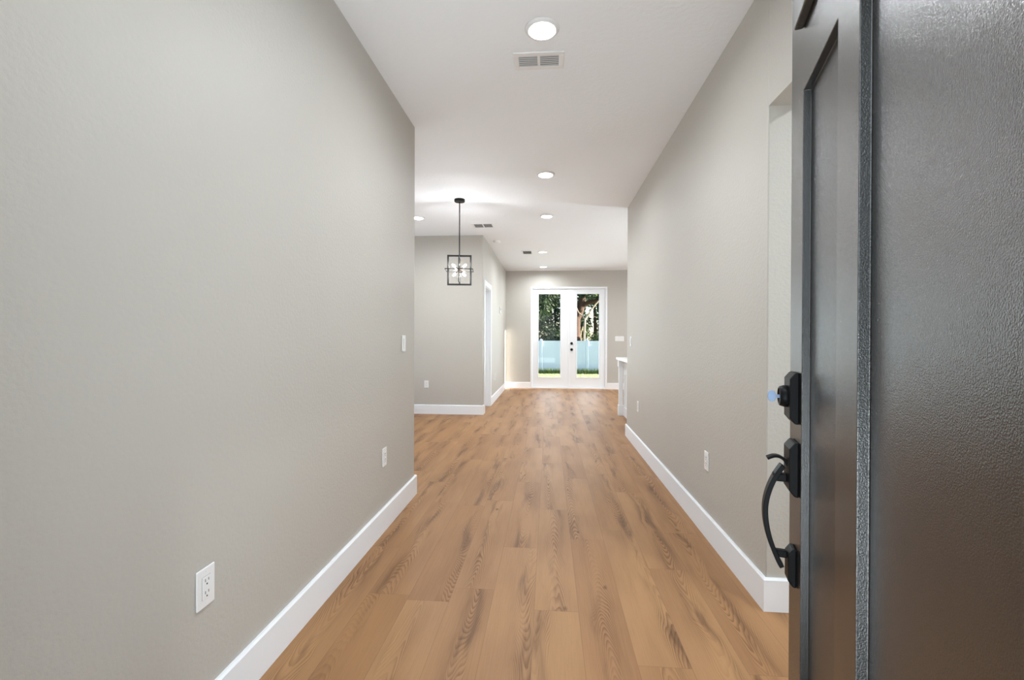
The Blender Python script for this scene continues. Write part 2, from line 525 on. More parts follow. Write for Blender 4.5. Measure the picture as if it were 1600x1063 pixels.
def baseboard(name, path):
    """profile swept along wall-side polyline; the board lies on the left of the path direction"""
    bm = NB()
    prof = [(0, 0), (BT, 0), (BT, BH - .008), (BT - .006, BH), (0, BH)]
    pts = [Vector((*p, 0)) for p in path]
    rings = []
    for i, p in enumerate(pts):
        dirs = []
        if i > 0: dirs.append((pts[i] - pts[i - 1]).normalized())
        if i < len(pts) - 1: dirs.append((pts[i + 1] - pts[i]).normalized())
        ns = [Vector((-d.y, d.x, 0)) for d in dirs]
        if len(ns) == 2:
            mvec = (ns[0] + ns[1]); mvec = mvec / (mvec.dot(ns[0]))
        else: mvec = ns[0]
        rings.append([bm.verts.new(p + mvec * a + Vector((0, 0, z))) for a, z in prof])
    k = len(prof)
    for i in range(len(rings) - 1):
        for j in range(k):
            bm.faces.new((rings[i][j], rings[i][(j + 1) % k], rings[i + 1][(j + 1) % k], rings[i + 1][j]))
    bm.faces.new(rings[0]); bm.faces.new(rings[-1][::-1])
    return struct(obj(name, bm, M_trim))


e = 0.0005
baseboard('baseboard_left', [(XL - .9, YL + e), (XL + e, YL + e), (XL + e, YFRONT + .02)])
baseboard('baseboard_dining', [(XL + e, YD + .085), (XL + e, YD - e), (WX + .02, YD - e)])
baseboard('baseboard_great_room', [(XL + e, YF - .002), (XL + e, DY1 + .095)])
baseboard('baseboard_far_left', [(FX0 - .002, YF - e), (XL + .018, YF - e)])
baseboard('baseboard_far_right', [(EX - .02, YF - e), (FX1 + .002, YF - e)])
baseboard('baseboard_right', [(2.98, YN - e), (XR - e, YN - e), (XR - e, YR + e), (XR + .8, YR + e)])

# ------------------------------------------------------------------ side doorway in the great-room wall
d2 = empty('door_2', (XL - .06, (DY0 + DY1) / 2, 0))
struct(d2, 'white interior door in a white cased opening left of the french doors')
d2off = Vector(d2.location)


def local(o, ref):
    o.location = -Vector(ref)
    return o


bm = NB()
cw = 0.085
for y0, y1 in ((DY0 - cw, DY0 + .005), (DY1 - .005, DY1 + cw)):
    box(bm, XL, XL + .016, y0, y1, 0, DZ + cw)
box(bm, XL, XL + .016, DY0 + .005, DY1 - .005, DZ - .005, DZ + cw)
local(obj('casing', bm, M_trim, d2, bevel=(0.004, 2)), d2off)
bm = NB()
box(bm, XL - T + .002, XL - .001, DY0 + .001, DY0 + .018, 0, DZ); box(bm, XL - T + .002, XL - .001, DY1 - .018, DY1 - .001, 0, DZ)
box(bm, XL - T + .002, XL - .001, DY0 + .018, DY1 - .018, DZ - .018, DZ - .001)
local(obj('jamb', bm, M_trim, d2), d2off)
bm = NB()
box(bm, XL - T + .004, XL - T + .04, DY0 + .022, DY1 - .022, 0.01, DZ - .022)
for z0, z1 in ((0.2, 0.95), (1.1, 1.95)):
    for t_ in ((DY0 + .12, DY0 + .135, z0, z1), (DY1 - .135, DY1 - .12, z0, z1), (DY0 + .135, DY1 - .135, z0, z0 + .015), (DY0 + .135, DY1 - .135, z1 - .015, z1)):
        box(bm, XL - T + .04, XL - T + .046, *t_)
local(obj('door_panel', bm, M_trim, d2), d2off)
bm = NB(); lathe(bm, [(0.025, 0), (0.025, .006), (.01, .01), (.01, .035), (.024, .045), (.026, .055), (.018, .065), (0, .067)], (XL - T + .04, DY0 + .09, 0.95), 'X', 20)
local(obj('door_knob', bm, M_black, d2, smooth=True), d2off)

# ------------------------------------------------------------------ french doors
d1 = empty('door_3', ((FX0 + FX1) / 2, YF, 0)); dl = Vector(d1.location)
struct(d1, 'white double french doors with full glass at the far end')
bm = NB()
fw = 0.045
box(bm, FX0, FX0 + fw, YF - .012, YF + .149, 0.0, FZ); box(bm, FX1 - fw, FX1, YF - .012, YF + .149, 0.0, FZ)
box(bm, FX0 + fw, FX1 - fw, YF - .012, YF + .149, FZ - fw, FZ)
local(obj('door_frame', bm, M_trim, d1, bevel=(0.003, 2)), dl)
bm = NB(); box(bm, FX0 + fw, FX1 - fw, YF - .02, YF + .149, 0.001, 0.03)
local(obj('threshold', bm, M_trim, d1, bevel=(0.003, 1)), dl)


def leaf(x0, x1, gx0, gx1):
    gz0, gz1 = 0.275, 2.315
    y0, y1 = YF + .035, YF + .08
    bm = NB()
    box(bm, x0, gx0, y0, y1, 0.034, FZ - fw - .003); box(bm, gx1, x1, y0, y1, 0.034, FZ - fw - .003)
    box(bm, gx0, gx1, y0, y1, 0.034, gz0); box(bm, gx0, gx1, y0, y1, gz1, FZ - fw - .003)
    lf = local(obj('door_leaf', bm, M_trim, d1), dl)
    bm = NB(); b_ = 0.022
    for yy0, yy1 in ((y0 - .009, y0 + .001),):
        box(bm, gx0 - b_, gx0 + .004, yy0, yy1, gz0 - b_, gz1 + b_); box(bm, gx1 - .004, gx1 + b_, yy0, yy1, gz0 - b_, gz1 + b_)
        box(bm, gx0 + .004, gx1 - .004, yy0, yy1, gz0 - b_, gz0 + .004); box(bm, gx0 + .004, gx1 - .004, yy0, yy1, gz1 - .004, gz1 + b_)
    obj('glazing_bead', bm, M_trim, lf, bevel=(0.004, 2))
    bm = NB(); box(bm, gx0 - .004, gx1 + .004, y0 + .018, y0 + .024, gz0 - .004, gz1 + .004)
    obj('pane', bm, M_glass, lf)
    return lf


xm = 0.497
leaf(FX0 + fw + .004, xm - .004, -0.247, 0.290)
lfr = leaf(xm + .004, FX1 - fw - .004, 0.688, 1.226)
bm = NB(); box(bm, xm - .022, xm + .022, YF + .024, YF + .034, 0.034, FZ - fw - .004)
local(obj('astragal', bm, M_trim, d1, bevel=(0.004, 2)), dl)
kx = 0.565
bm = NB(); lathe(bm, [(0.033, 0), (0.033, -.008), (.024, -.014), (.022, -.03), (0, -.031)], (kx, YF + .035, 1.105), 'Y', 24)
local(obj('deadbolt', bm, M_black, d1, smooth=True), dl)
bm = NB(); lathe(bm, [(0.033, 0), (0.033, -.008), (.012, -.012), (.012, -.035), (.026, -.042), (.029, -.055), (.022, -.066), (0, -.068)], (kx, YF + .035, 0.955), 'Y', 24)
local(obj('door_knob', bm, M_black, d1, smooth=True), dl)

# ------------------------------------------------------------------ entry door (open)
TH = R(16.19)
DW, DH, DTK = 0.914, 2.44, 0.044
latch = Vector((0.561, 1.108))
hinge = latch - Vector((math.sin(TH), math.cos(TH))) * DW
# local frame: +Y runs from hinge to latch, -X is the face with the lockset, Z up
fd = empty('door_1', (hinge.x, hinge.y, 0), -TH)
struct(fd, 'open charcoal front door with black handle set beside the camera')
tag(fd, fd['label'], 'door')
fd['kind'] = 'structure'


def recess_slab():
    """raised stiles and rails with sunk panels, one closed mesh; face at x=0, back at x=+DTK"""
    t = 0.015
    us = [0.0, DW - .7781, DW - .440, DW - .3401, DW - .1100, DW]
    zs = [0.012, 0.20, 1.756, 1.905, 2.30, DH]
    rec = {(1, 1), (3, 1), (1, 3), (2, 3), (3, 3)}
    bm = NB()
    def quad(*p): bm.faces.new([bm.verts.new(q) for q in p])
    nu, nz = len(us) - 1, len(zs) - 1
    for i in range(nu):
        for j in range(nz):
            x = t if (i, j) in rec else 0.0
            quad((x, us[i], zs[j]), (x, us[i + 1], zs[j]), (x, us[i + 1], zs[j + 1]), (x, us[i], zs[j + 1]))
            if (i, j) in rec:
                for di, dj in ((-1, 0), (1, 0), (0, -1), (0, 1)):
                    if (i + di, j + dj) in rec: continue
                    if di: yy = us[i + (di > 0)]; quad((0, yy, zs[j]), (t, yy, zs[j]), (t, yy, zs[j + 1]), (0, yy, zs[j + 1]))
                    else: zz = zs[j + (dj > 0)]; quad((0, us[i], zz), (t, us[i], zz), (t, us[i + 1], zz), (0, us[i + 1], zz))
    z0, z1 = zs[0], zs[-1]
    quad((DTK, 0, z0), (DTK, 0, z1), (DTK, DW, z1), (DTK, DW, z0))
    quad((0, 0, z0), (DTK, 0, z0), (DTK, DW, z0), (0, DW, z0)); quad((0, 0, z1), (0, DW, z1), (DTK, DW, z1), (DTK, 0, z1))
    quad((0, 0, z0), (0, 0, z1), (DTK, 0, z1), (DTK, 0, z0)); quad((0, DW, z0), (DTK, DW, z0), (DTK, DW, z1), (0, DW, z1))
    bmesh.ops.remove_doubles(bm, verts=bm.verts, dist=1e-5)
    return bm


obj('slab', recess_slab(), M_door, fd, bevel=(0.0015, 2))
bm = NB()
box(bm, -0.018, 0.0, DW - .80, DW - .107, 1.885, 1.905)
obj('shelf_moulding', bm, M_door, fd, bevel=(0.003, 2))
bm = NB()
for hz in (0.25, 1.22, 2.2):
    box(bm, -0.004, DTK + .012, -0.006, 0.0, hz - .05, hz + .05)
obj('hinge', bm, M_black, fd, bevel=(0.002, 1))

fl_ = Matrix.Translation((hinge.x, hinge.y, 0)) @ Matrix.Rotation(-TH, 4, 'Z')
bm = NB()
box(bm, OX1 - .02, OX1 - .001, YFRONT - .2, YFRONT - .002, 0, OZ - .001); box(bm, OX0 + .001, OX0 + .02, YFRONT - .2, YFRONT - .002, 0, OZ - .001)
box(bm, OX0 + .02, OX1 - .02, YFRONT - .2, YFRONT - .002, OZ - .02, OZ - .001)
box(bm, .358, .445, YFRONT + .0005, YFRONT + .009, 0, OZ + .09); box(bm, OX0 - .085, OX0, YFRONT + .0005, YFRONT + .009, 0, OZ + .09)
box(bm, OX0, .358, YFRONT + .0005, YFRONT + .009, OZ, OZ + .09)
bmesh.ops.transform(bm, matrix=fl_.inverted(), verts=bm.verts)
obj('door_frame', bm, M_black, fd)  # unseen entry frame, made black to darken reflections in the panel recesses

U = lambda u: DW - u      # distance from the latch edge -> local y


def rose(name, u0, u1, z0, z1, dep, top=True):
    """escutcheon plate: domed top and bottom edge, chamfered face"""
    bm = NB()
    # side outline in (n,z): slopes back to the door at both ends
    prof = [(0, z0), (dep * .45, z0 + .001), (dep, z0 + .014), (dep, z1 - .014), (dep * .45, z1 - .001), (0, z1)]
    a = [bm.verts.new((-n_, U(u0), z)) for n_, z in prof]; b_ = [bm.verts.new((-n_, U(u1), z)) for n_, z in prof]
    bm.faces.new(a); bm.faces.new(b_[::-1])
    for i in range(len(prof)):
        j = (i + 1) % len(prof)
        bm.faces.new((a[i], b_[i], b_[j], a[j]))
    return obj(name, bm, M_black, fd, bevel=(0.003, 2))


rose('deadbolt_plate', 0.030, 0.093, 1.050, 1.162, 0.018)
cy = 1.108
bm = NB(); lathe(bm, [(0.024, -0.017), (0.024, -0.024), (0.021, -.033), (0.0165, -.0335), (0.0165, -.031), (0, -.031)], (0, U(0.06), cy), 'X', 32)
cyl = obj('lock_cylinder', bm, M_black, fd, smooth=True, bevel=(0.001, 1))
rose('handle_plate', 0.030, 0.093, 0.893, 1.011, 0.018)
rose('handle_foot_plate', 0.036, 0.076, 0.690, 0.775, 0.016)
# grip strap, in the (n, z) plane at u
ug = U(0.058)
cps = [(.025, .954), (.039, .930), (.051, .900), (.058, .868), (.0585, .835), (.053, .800), (.044, .770), (.033, .742), (.026, .729)]
P3 = [Vector((-n_, ug, z)) for n_, z in cps]


def catmull(P, k=6):
    out = []
    for i in range(len(P) - 1):
        p0, p1, p2, p3 = P[max(i - 1, 0)], P[i], P[i + 1], P[min(i + 2, len(P) - 1)]
        for s in range(k):
            t = s / k
            out.append(0.5 * ((2 * p1) + (p2 - p0) * t + (2 * p0 - 5 * p1 + 4 * p2 - p3) * t * t + (3 * p1 - p0 - 3 * p2 + p3) * t ** 3))
    out.append(P[-1]); return out


bm = NB(); sweep_rect(bm, catmull(P3), 0.025, 0.010, (0, 1, 0))
grip = obj('grip', bm, M_black, fd, bevel=(0.002, 2))
bm = NB()
box(bm, -0.045, -0.017, ug - .009, ug + .009, 0.918, 0.936)
obj('handle_post', bm, M_black, fd, bevel=(0.003, 2))
bm = NB()
box(bm, -0.040, -0.0155, ug - .008, ug + .008, 0.749, 0.765)
obj('handle_post', bm, M_black, fd, bevel=(0.003, 2))
bm = NB()
tp = catmull([Vector((-n_, ug, z)) for n_, z in ((.016, .955), (.022, .966), (.032, .9725), (.043, .973), (.056, .967))], 5)
ws = [0.010 + 0.012 * i / (len(tp) - 1) for i in range(len(tp))]
sweep_rect(bm, tp, ws, 0.006, (0, 1, 0))
obj('thumb_latch', bm, M_black, fd, bevel=(0.0015, 2))
bm = NB(); box(bm, 0.008, 0.036, DW - .0005, DW + .002, 1.02, 1.19); obj('latch_faceplate', bm, M_black, fd)

# key, a separate thing that sits in the deadbolt
Mfd = Matrix.Translation((hinge.x, hinge.y, 0)) @ Matrix.Rotation(-TH, 4, 'Z')
kp = Mfd @ Vector((-0.031, U(0.06), cy - .001))
ky = empty('key', kp, -TH)
tag(ky, 'silver key left sticking out of the deadbolt of the dark front door', 'key')
bm = NB()
prof = []
for k in range(40):                                    # cloverleaf bow outline in (x, z)
    a = 2 * PI * k / 40
    r_ = 0.0094 - 0.0003 * math.cos(4 * a)
    prof.append((-0.0160 - r_ * math.cos(a) * 0.9, r_ * math.sin(a) * 1.35))
f0 = [bm.verts.new((p[0], -0.0011, p[1])) for p in prof]; f1 = [bm.verts.new((p[0], 0.0011, p[1])) for p in prof]
bm.faces.new(f0); bm.faces.new(f1[::-1])
for i in range(40): bm.faces.new((f0[i], f0[(i + 1) % 40], f1[(i + 1) % 40], f1[i]))
obj('bow', bm, M_steel, ky, bevel=(0.0004, 1))
bm = NB(); box(bm, -0.0070, 0.0005, -0.001, 0.001, -0.0038, 0.0038); obj('blade', bm, M_steel, ky, bevel=(0.0004, 1))
# ------------------------------------------------------------------ ceiling fixtures
def downlight(loc, label, watts, group='recessed ceiling lights', first=[None]):
    if first[0] is None:
        o = empty('recessed_light', loc)
        bm = NB(); lathe(bm, [(0.070, -0.0005), (0.0705, -0.012), (0.078, -0.013), (0.090, -0.004), (0.092, 0.0), (0.070, 0.0)], (0, 0, 0), 'Z', 48)
        obj('trim_ring', bm, M_white, o, smooth=True)
        bm = NB(); lathe(bm, [(0.0, -0.0022), (0.0697, -0.0022), (0.0697, -0.0006), (0, -0.0006)], (0, 0, 0), 'Z', 48)
        obj('lens', bm, M_led, o)
        first[0] = o
    else:
        o = first[0].copy(); C.objects.link(o); o.location = loc
        for ch in list(first[0].children):
            if ch.type != 'MESH': continue
            c = ch.copy(); C.objects.link(c); c.parent = o
    tag(o, label, 'ceiling light', group)
    l = bpy.data.lights.new('downlight', 'AREA'); l.shape = 'DISK'; l.size = 0.138; l.energy = watts
    l.color = (0.90, 0.955, 1.0); l.spread = R(170)
    lo = bpy.data.objects.new('downlight_lamp', l); C.objects.link(lo); lo.parent = o; lo.location = (0, 0, -0.003)
    return o


downlight((-0.04, 0.62, H), 'unseen recessed ceiling light added above the entry, over the open front door', 8)  # unseen lamp added to brighten the near end of the hall
downlight((-0.04, 2.437, H), 'round recessed ceiling light nearest the camera, just before the big air vent', 11)
downlight((-0.035, 4.594, H), 'round recessed ceiling light second from the camera in the hallway', 9)
downlight((-0.03, 6.156, H), 'round recessed ceiling light right of the pendant lamp', 8)
downlight((-0.115, 8.71, H), 'round recessed ceiling light right beside the smallest ceiling vent', 15)
downlight((-0.128, 10.55, H), 'round recessed ceiling light closest to the french doors', 13)
downlight((-1.79, 6.125, H), 'round recessed ceiling light half hidden by the left wall edge beside the pendant', 13)
# unseen kitchen lights added for fill, then the side room's own light
downlight((2.9, 7.2, H), 'unseen recessed ceiling light added for fill over the kitchen beyond the right wall', 15)
downlight((2.9, 9.6, H), 'unseen recessed ceiling light added for fill over the far side of the kitchen', 15)
downlight((2.0, 1.0, H), 'round recessed ceiling light in the side room', 15)


def vent(loc, wx, wy, halves, slats, label, along_x=True, sm=None):
    o = empty('air_vent', loc); tag(o, label, 'air vent')
    m = 0.03
    bm = NB()
    box(bm, -wx / 2, wx / 2, -wy / 2, -wy / 2 + m, -.008, 0); box(bm, -wx / 2, wx / 2, wy / 2 - m, wy / 2, -.008, 0)
    box(bm, -wx / 2, -wx / 2 + m, -wy / 2 + m, wy / 2 - m, -.008, 0); box(bm, wx / 2 - m, wx / 2, -wy / 2 + m, wy / 2 - m, -.008, 0)
    ix0, ix1, iy0, iy1 = -wx / 2 + m, wx / 2 - m, -wy / 2 + m, wy / 2 - m
    if halves == 2: box(bm, -.008, .008, iy0, iy1, -.007, 0)
    obj('frame', bm, M_white, o, bevel=(0.002, 2))
    bm = NB(); box(bm, ix0, ix1, iy0, iy1, -.0012, -.0002); obj('duct_shade_sheet', bm, M_ventdark, o)  # dark sheet painted as the shade behind the slats
    cols = [(ix0, -.008), (.008, ix1)] if halves == 2 else [(ix0, ix1)]
    for a, b_ in cols:
        for k in range(slats):
            bm = NB()
            if along_x:
                yc = iy0 + (k + .5) * (iy1 - iy0) / slats
                mt = Matrix.Translation(((a + b_) / 2, yc, -.0045)) @ Matrix.Rotation(R(-25), 4, 'X')
                box(bm, -(b_ - a) / 2, (b_ - a) / 2, -.0040, .0040, -.0005, .0005, mt)
            else:
                xc = a + (k + .5) * (b_ - a) / slats
                mt = Matrix.Translation((xc, (iy0 + iy1) / 2, -.0045)) @ Matrix.Rotation(R(30), 4, 'Y')
                box(bm, -.005, .005, -(iy1 - iy0) / 2, (iy1 - iy0) / 2, -.0005, .0005, mt)
            obj('slat', bm, sm or M_slat, o)
    return o


vent((-0.063, 2.708, H), 0.295, 0.165, 2, 6, 'large white louvred ceiling vent behind the nearest ceiling light', True, M_slatlight)
vent((-0.956, 6.62, H), 0.32, 0.26, 2, 7, 'grey two-bay ceiling vent just right of the pendant rod')
vent((-0.415, 8.75, H), 0.22, 0.36, 1, 6, 'smallest ceiling vent, left of a far recessed light', False)

bm = NB(); lathe(bm, [(0.062, 0), (0.064, -.012), (0.058, -.028), (0.045, -.036), (0.02, -.038), (0, -.038)], (0, 0, 0), 'Z', 40)
sm = empty('smoke_detector', (-0.88, 7.70, H)); tag(sm, 'white round smoke detector on the ceiling above the cased doorway', 'smoke detector')
obj('housing', bm, M_white, sm, smooth=True)
bm = NB(); lathe(bm, [(0.0455, -.0355), (0.047, -.0345), (0.047, -.0325), (0.0455, -.033)], (0, 0, 0), 'Z', 40); obj('sensor_slot', bm, M_slat, sm)

# ------------------------------------------------------------------ pendant lamp
pl = empty('pendant_lamp', (-1.06, 5.36, H))
tag(pl, 'black square-cage pendant lamp with starburst bulbs hanging from the ceiling', 'pendant lamp')
bm = NB(); lathe(bm, [(0, -.03), (0.058, -.03), (0.0625, -.026), (0.0625, 0), (0, 0)], (0, 0, 0), 'Z', 40); obj('canopy', bm, M_blackmetal, pl, smooth=False)
ZC = -0.842                                                   # cage centre below the ceiling
bm = NB(); tube(bm, [(0, 0, -.03), (0, 0, ZC + .02)], 0.0065, 12); obj('rod', bm, M_blackmetal, pl)


def ring_frame(cx_, cy_, cz_, hx, hz, plane, s=0.013, twist=0.0):
    bm = NB()
    mt = Matrix.Translation((cx_, cy_, cz_)) @ Matrix.Rotation(twist, 4, 'Z')
    h = s / 2
    if plane == 'XZ':
        for bx in ((-hx - h, hx + h, -h, h, hz - h, hz + h), (-hx - h, hx + h, -h, h, -hz - h, -hz + h), (-hx - h, -hx + h, -h, h, -hz + h, hz - h), (hx - h, hx + h, -h, h, -hz + h, hz - h)):
            box(bm, *bx, mt)
    elif plane == 'YZ':
        for bx in ((-h, h, -hx - h, hx + h, hz - h, hz + h), (-h, h, -hx - h, hx + h, -hz - h, -hz + h), (-h, h, -hx - h, -hx + h, -hz + h, hz - h), (-h, h, hx - h, hx + h, -hz + h, hz - h)):
            box(bm, *bx, mt)
    else:
        for bx in ((-hx - h, hx + h, hz - h, hz + h, -h, h), (-hx - h, hx + h, -hz - h, -hz + h, -h, h), (-hx - h, -hx + h, -hz + h, hz - h, -h, h), (hx - h, hx + h, -hz + h, hz - h, -h, h)):
            box(bm, *bx, mt)
    return bm


tw = R(8)
obj('cage_frame', ring_frame(0, 0, ZC, 0.134, 0.170, 'XZ', 0.020, twist=tw), M_blackmetal, pl)
obj('cage_frame', ring_frame(0, 0, ZC, 0.150, 0.150, 'YZ', 0.009, twist=tw), M_blackmetal, pl)
obj('cage_frame', ring_frame(0, 0, ZC, 0.160, 0.120, 'XY', 0.009, twist=tw), M_blackmetal, pl)
bm = NB(); bmesh.ops.create_uvsphere(bm, u_segments=20, v_segments=12, radius=0.03)
bmesh.ops.translate(bm, verts=bm.verts, vec=(0, 0, ZC)); hub = obj('hub', bm, M_chrome, pl, smooth=True)
rnd = random.Random(5)
bm = NB()
for k in range(34):
    z_ = 1 - 2 * (k + .5) / 34; a = k * 2.39996
    r_ = math.sqrt(1 - z_ * z_); d = Vector((r_ * math.cos(a), r_ * math.sin(a), z_))
    tube(bm, [Vector((0, 0, ZC)) + d * .028, Vector((0, 0, ZC)) + d * rnd.uniform(.07, .105)], [.0026, .0014], 6)
obj('starburst_spikes', bm, M_chrome, hub)
bulb_dirs = [(-1, -.35, .80), (1, -.35, .80), (-.85, -.45, -.85), (.85, -.45, -.85), (-.5, .9, .4), (.5, .9, -.4)]
for d in bulb_dirs:
    d = (Matrix.Rotation(tw, 3, 'Z') @ Vector(d)).normalized(); c0 = Vector((0, 0, ZC))
    bm = NB(); tube(bm, [c0 + d * .028, c0 + d * .060], [.006, .006], 10)
    sk = obj('socket', bm, M_blackmetal, pl)
    s, t = frame_axes(d)
    bm = NB()
    tube(bm, [c0 + d * q for q in (.060, .068, .080, .094, .104, .110)], [.005, .008, .0125, .0125, .009, .003], 14)
    obj('bulb', bm, M_bulb, sk, smooth=True)
    l = bpy.data.lights.new('bulb_light', 'POINT'); l.energy = 2.5; l.shadow_soft_size = 0.012; l.color = (.93, .96, 1)
    lo = bpy.data.objects.new('bulb_light', l); C.objects.link(lo); lo.parent = pl; lo.location = c0 + d * .122

# ------------------------------------------------------------------ wall plates
def plate(kind, loc, facing, label, gangs=1, big=1.0):
    """facing: 'E' looks toward +X, 'W' toward -X, 'S' toward -Y"""
    rot = {'S': 0, 'E': R(90), 'W': R(-90)}[facing]
    nm = 'power_outlet' if kind == 'outlet' else ('light_switch' if kind == 'switch' else 'thermostat')
    o = empty(nm, loc, rot); tag(o, label, 'outlet' if kind == 'outlet' else ('light switch' if kind == 'switch' else 'thermostat'))
    w, h = (0.072 + .046 * (gangs - 1)) * big, 0.117 * big
    bm = NB(); box(bm, -w / 2, w / 2, -0.006, 0, -h / 2, h / 2)
    obj('cover_plate', bm, M_white, o, bevel=(0.003, 3))
    for g in range(gangs):
        gx = (g - (gangs - 1) / 2) * .046
        bm = NB(); box(bm, gx - .0168, gx + .0168, -0.0085, -.0055, -.0335, .0335)
        ins = obj('insert' if kind == 'outlet' else 'rocker', bm, M_white, o, bevel=(0.001, 2))
        bm = NB()
        for bx in ((gx - .0178, gx - .0168, -.0345, .0345), (gx + .0168, gx + .0178, -.0345, .0345), (gx - .0168, gx + .0168, -.0345, -.0335), (gx - .0168, gx + .0168, .0335, .0345)):
            box(bm, bx[0], bx[1], -0.0062, -.0058, bx[2], bx[3])
        obj('seam', bm, M_slat, o)
        if kind == 'outlet':
            bm = NB()
            for zc in (-.0185, .0185):
                box(bm, gx - .0075, gx - .0055, -.0090, -.0080, zc - .0005, zc + .0085)
                box(bm, gx + .0055, gx + .0075, -.0090, -.0080, zc + .0005, zc + .0085)
                lathe(bm, [(0, -.0090), (.0027, -.0090), (.0027, -.0080), (0, -.0080)], (gx, 0, zc - .008), 'Y', 12)
            obj('slots', bm, M_slot, ins)
        else:
            bm = NB(); mt = Matrix.Translation((gx, -.0085, 0)) @ Matrix.Rotation(R(5), 4, 'X')
            box(bm, -.0145, .0145, -.003, .0, -.0305, .0305, mt); obj('paddle', bm, M_white, ins, bevel=(0.001, 2))
        for zc in (-.048 * big, .048 * big):
            bm = NB(); lathe(bm, [(0, -.0068), (.003, -.0066), (.003, -.0055), (0, -.0055)], (gx, 0, zc), 'Y', 12)
            obj('screw', bm, M_white, o)
    return o


g = 0.0005
plate('outlet', (XL + g, 1.315, 0.468), 'E', 'white power outlet nearest the camera, low on the left wall', big=1.03)
plate('outlet', (XL + g, 2.845, 0.468), 'E', 'white power outlet on the left wall near its far end')
plate('switch', (XL + g, 3.232, 1.192), 'E', 'white light switch at the far end of the left wall')
plate('outlet', (-1.968, YD - g, 0.48), 'S', 'white power outlet on the wall beneath the pendant lamp')
plate('outlet', (XR - g, 2.93, 0.470), 'W', 'white power outlet on the right wall nearest the dark door')
plate('switch', (XR - g, 5.575, 1.197), 'W', 'white light switch at the far end of the right wall')
plate('outlet', (XR - g, 5.12, 0.482), 'W', 'white power outlet low on the far part of the right wall')
plate('switch', (1.71, YF - g, 1.225), 'S', 'white four-gang light switch on the end wall right of the french doors', 4)
plate('outlet', (XL + g, 8.86, 0.47), 'E', 'white power outlet on the wall left of the french doors')
th = empty('thermostat', (XL + g, 9.75, 1.83), R(90)); tag(th, 'small white thermostat high on the wall left of the french doors', 'thermostat')
bm = NB(); box(bm, -.05, .05, -.022, 0, -.07, .07); obj('housing', bm, M_white, th, bevel=(0.006, 3))
bm = NB(); box(bm, -.032, .032, -.0232, -.0215, -.005, .045); obj('display', bm, M_slat, th)

# ------------------------------------------------------------------ kitchen peninsula
PX0, PX1, PY0, PY1 = 1.205, 1.95, YR + .018, 7.36
pn = empty('kitchen_peninsula', ((PX0 + PX1) / 2, (PY0 + PY1) / 2, 0)); po = Vector(pn.location)
tag(pn, 'white panelled kitchen peninsula with a square corner post, half hidden by the right wall', 'kitchen cabinet')
bm = NB(); box(bm, PX0, PX1, PY0, PY1, 0.0, 0.885); local(obj('carcass', bm, M_cab, pn, bevel=(0.003, 1)), po)
bm = NB()
box(bm, PX0 - .012, PX0, PY0, PY1, 0.66, 0.885); box(bm, PX0 - .012, PX0, PY0, PY1, 0.001, 0.15)
for yy in (PY0, PY0 + .7, PY1 - .09): box(bm, PX0 - .012, PX0, yy, yy + .09, 0.15, 0.66)
local(obj('panel_frame', bm, M_cab, pn, bevel=(0.003, 2)), po)
bm = NB()
qx, qy = 1.155, PY1 + .045
def sq(hw, z0, z1): box(bm, qx - hw, qx + hw, qy - hw, qy + hw, z0, z1)
sq(.032, 0.17, 0.78); sq(.042, 0.0, 0.17); sq(.042, 0.78, 0.885)
local(obj('corner_post', bm, M_cab, pn, bevel=(0.004, 2)), po)
bm = NB(); box(bm, PX0 - .0155, PX0 - .0122, 6.98, 7.05, 0.715, 0.83)
cp = local(obj('outlet_plate', bm, M_white, pn, bevel=(0.001, 2)), po)
bm = NB()
for zc in (.755, .792): box(bm, PX0 - .0165, PX0 - .0155, 7.0, 7.03, zc - .012, zc + .012)
obj('sockets', bm, M_slat, cp)
bm = NB(); box(bm, 1.105, PX1 + .03, PY0, PY1 + .22, 0.887, 0.925)
ct = obj('countertop', bm, M_counter, bevel=(0.006, 3)); tag(ct, 'white stone countertop slab on the kitchen peninsula', 'countertop')

# ------------------------------------------------------------------ outdoors
bm = NB(); box(bm, -3, 3, -4.0, -0.0205, -0.14, -0.02); tag(obj('porch_slab', bm, M_concrete), 'concrete porch outside the front door', 'porch', kind='structure')
bm = NB(); box(bm, -3, 3, -3.2, -0.0205, 2.62, 2.78); tag(obj('porch_sky_blocker', bm, M_ceil), 'added unseen roof slab that blocks sky light at the front door', 'sky blocker', kind='structure')  # added unseen slab, keeps sky light off the open front door
bm = NB(); box(bm, -1.5, 2.6, YF + .151, YF + 2.6, -0.3, -0.05); tag(obj('patio_slab', bm, M_concrete), 'concrete patio outside the french doors', 'patio', kind='structure')


def ground_z(y):
    t = min(1, max(0, (y - 13.5) / 6.0)); t = t * t * (3 - 2 * t)
    return -0.12 - 0.50 * t


bm = NB()
ys = [YF + .16 + i * 0.9 for i in range(26)]
prev = None
for y in ys:
    rw = [bm.verts.new((x, y, ground_z(y))) for x in (-24, -8, -2, 2, 8, 24)]
    if prev:
        for i in range(5): bm.faces.new((prev[i], prev[i + 1], rw[i + 1], rw[i]))
    prev = rw
lw = obj('lawn_ground', bm, M_soil, smooth=True); tag(lw, 'sunny green lawn behind the house', 'lawn', kind='structure')


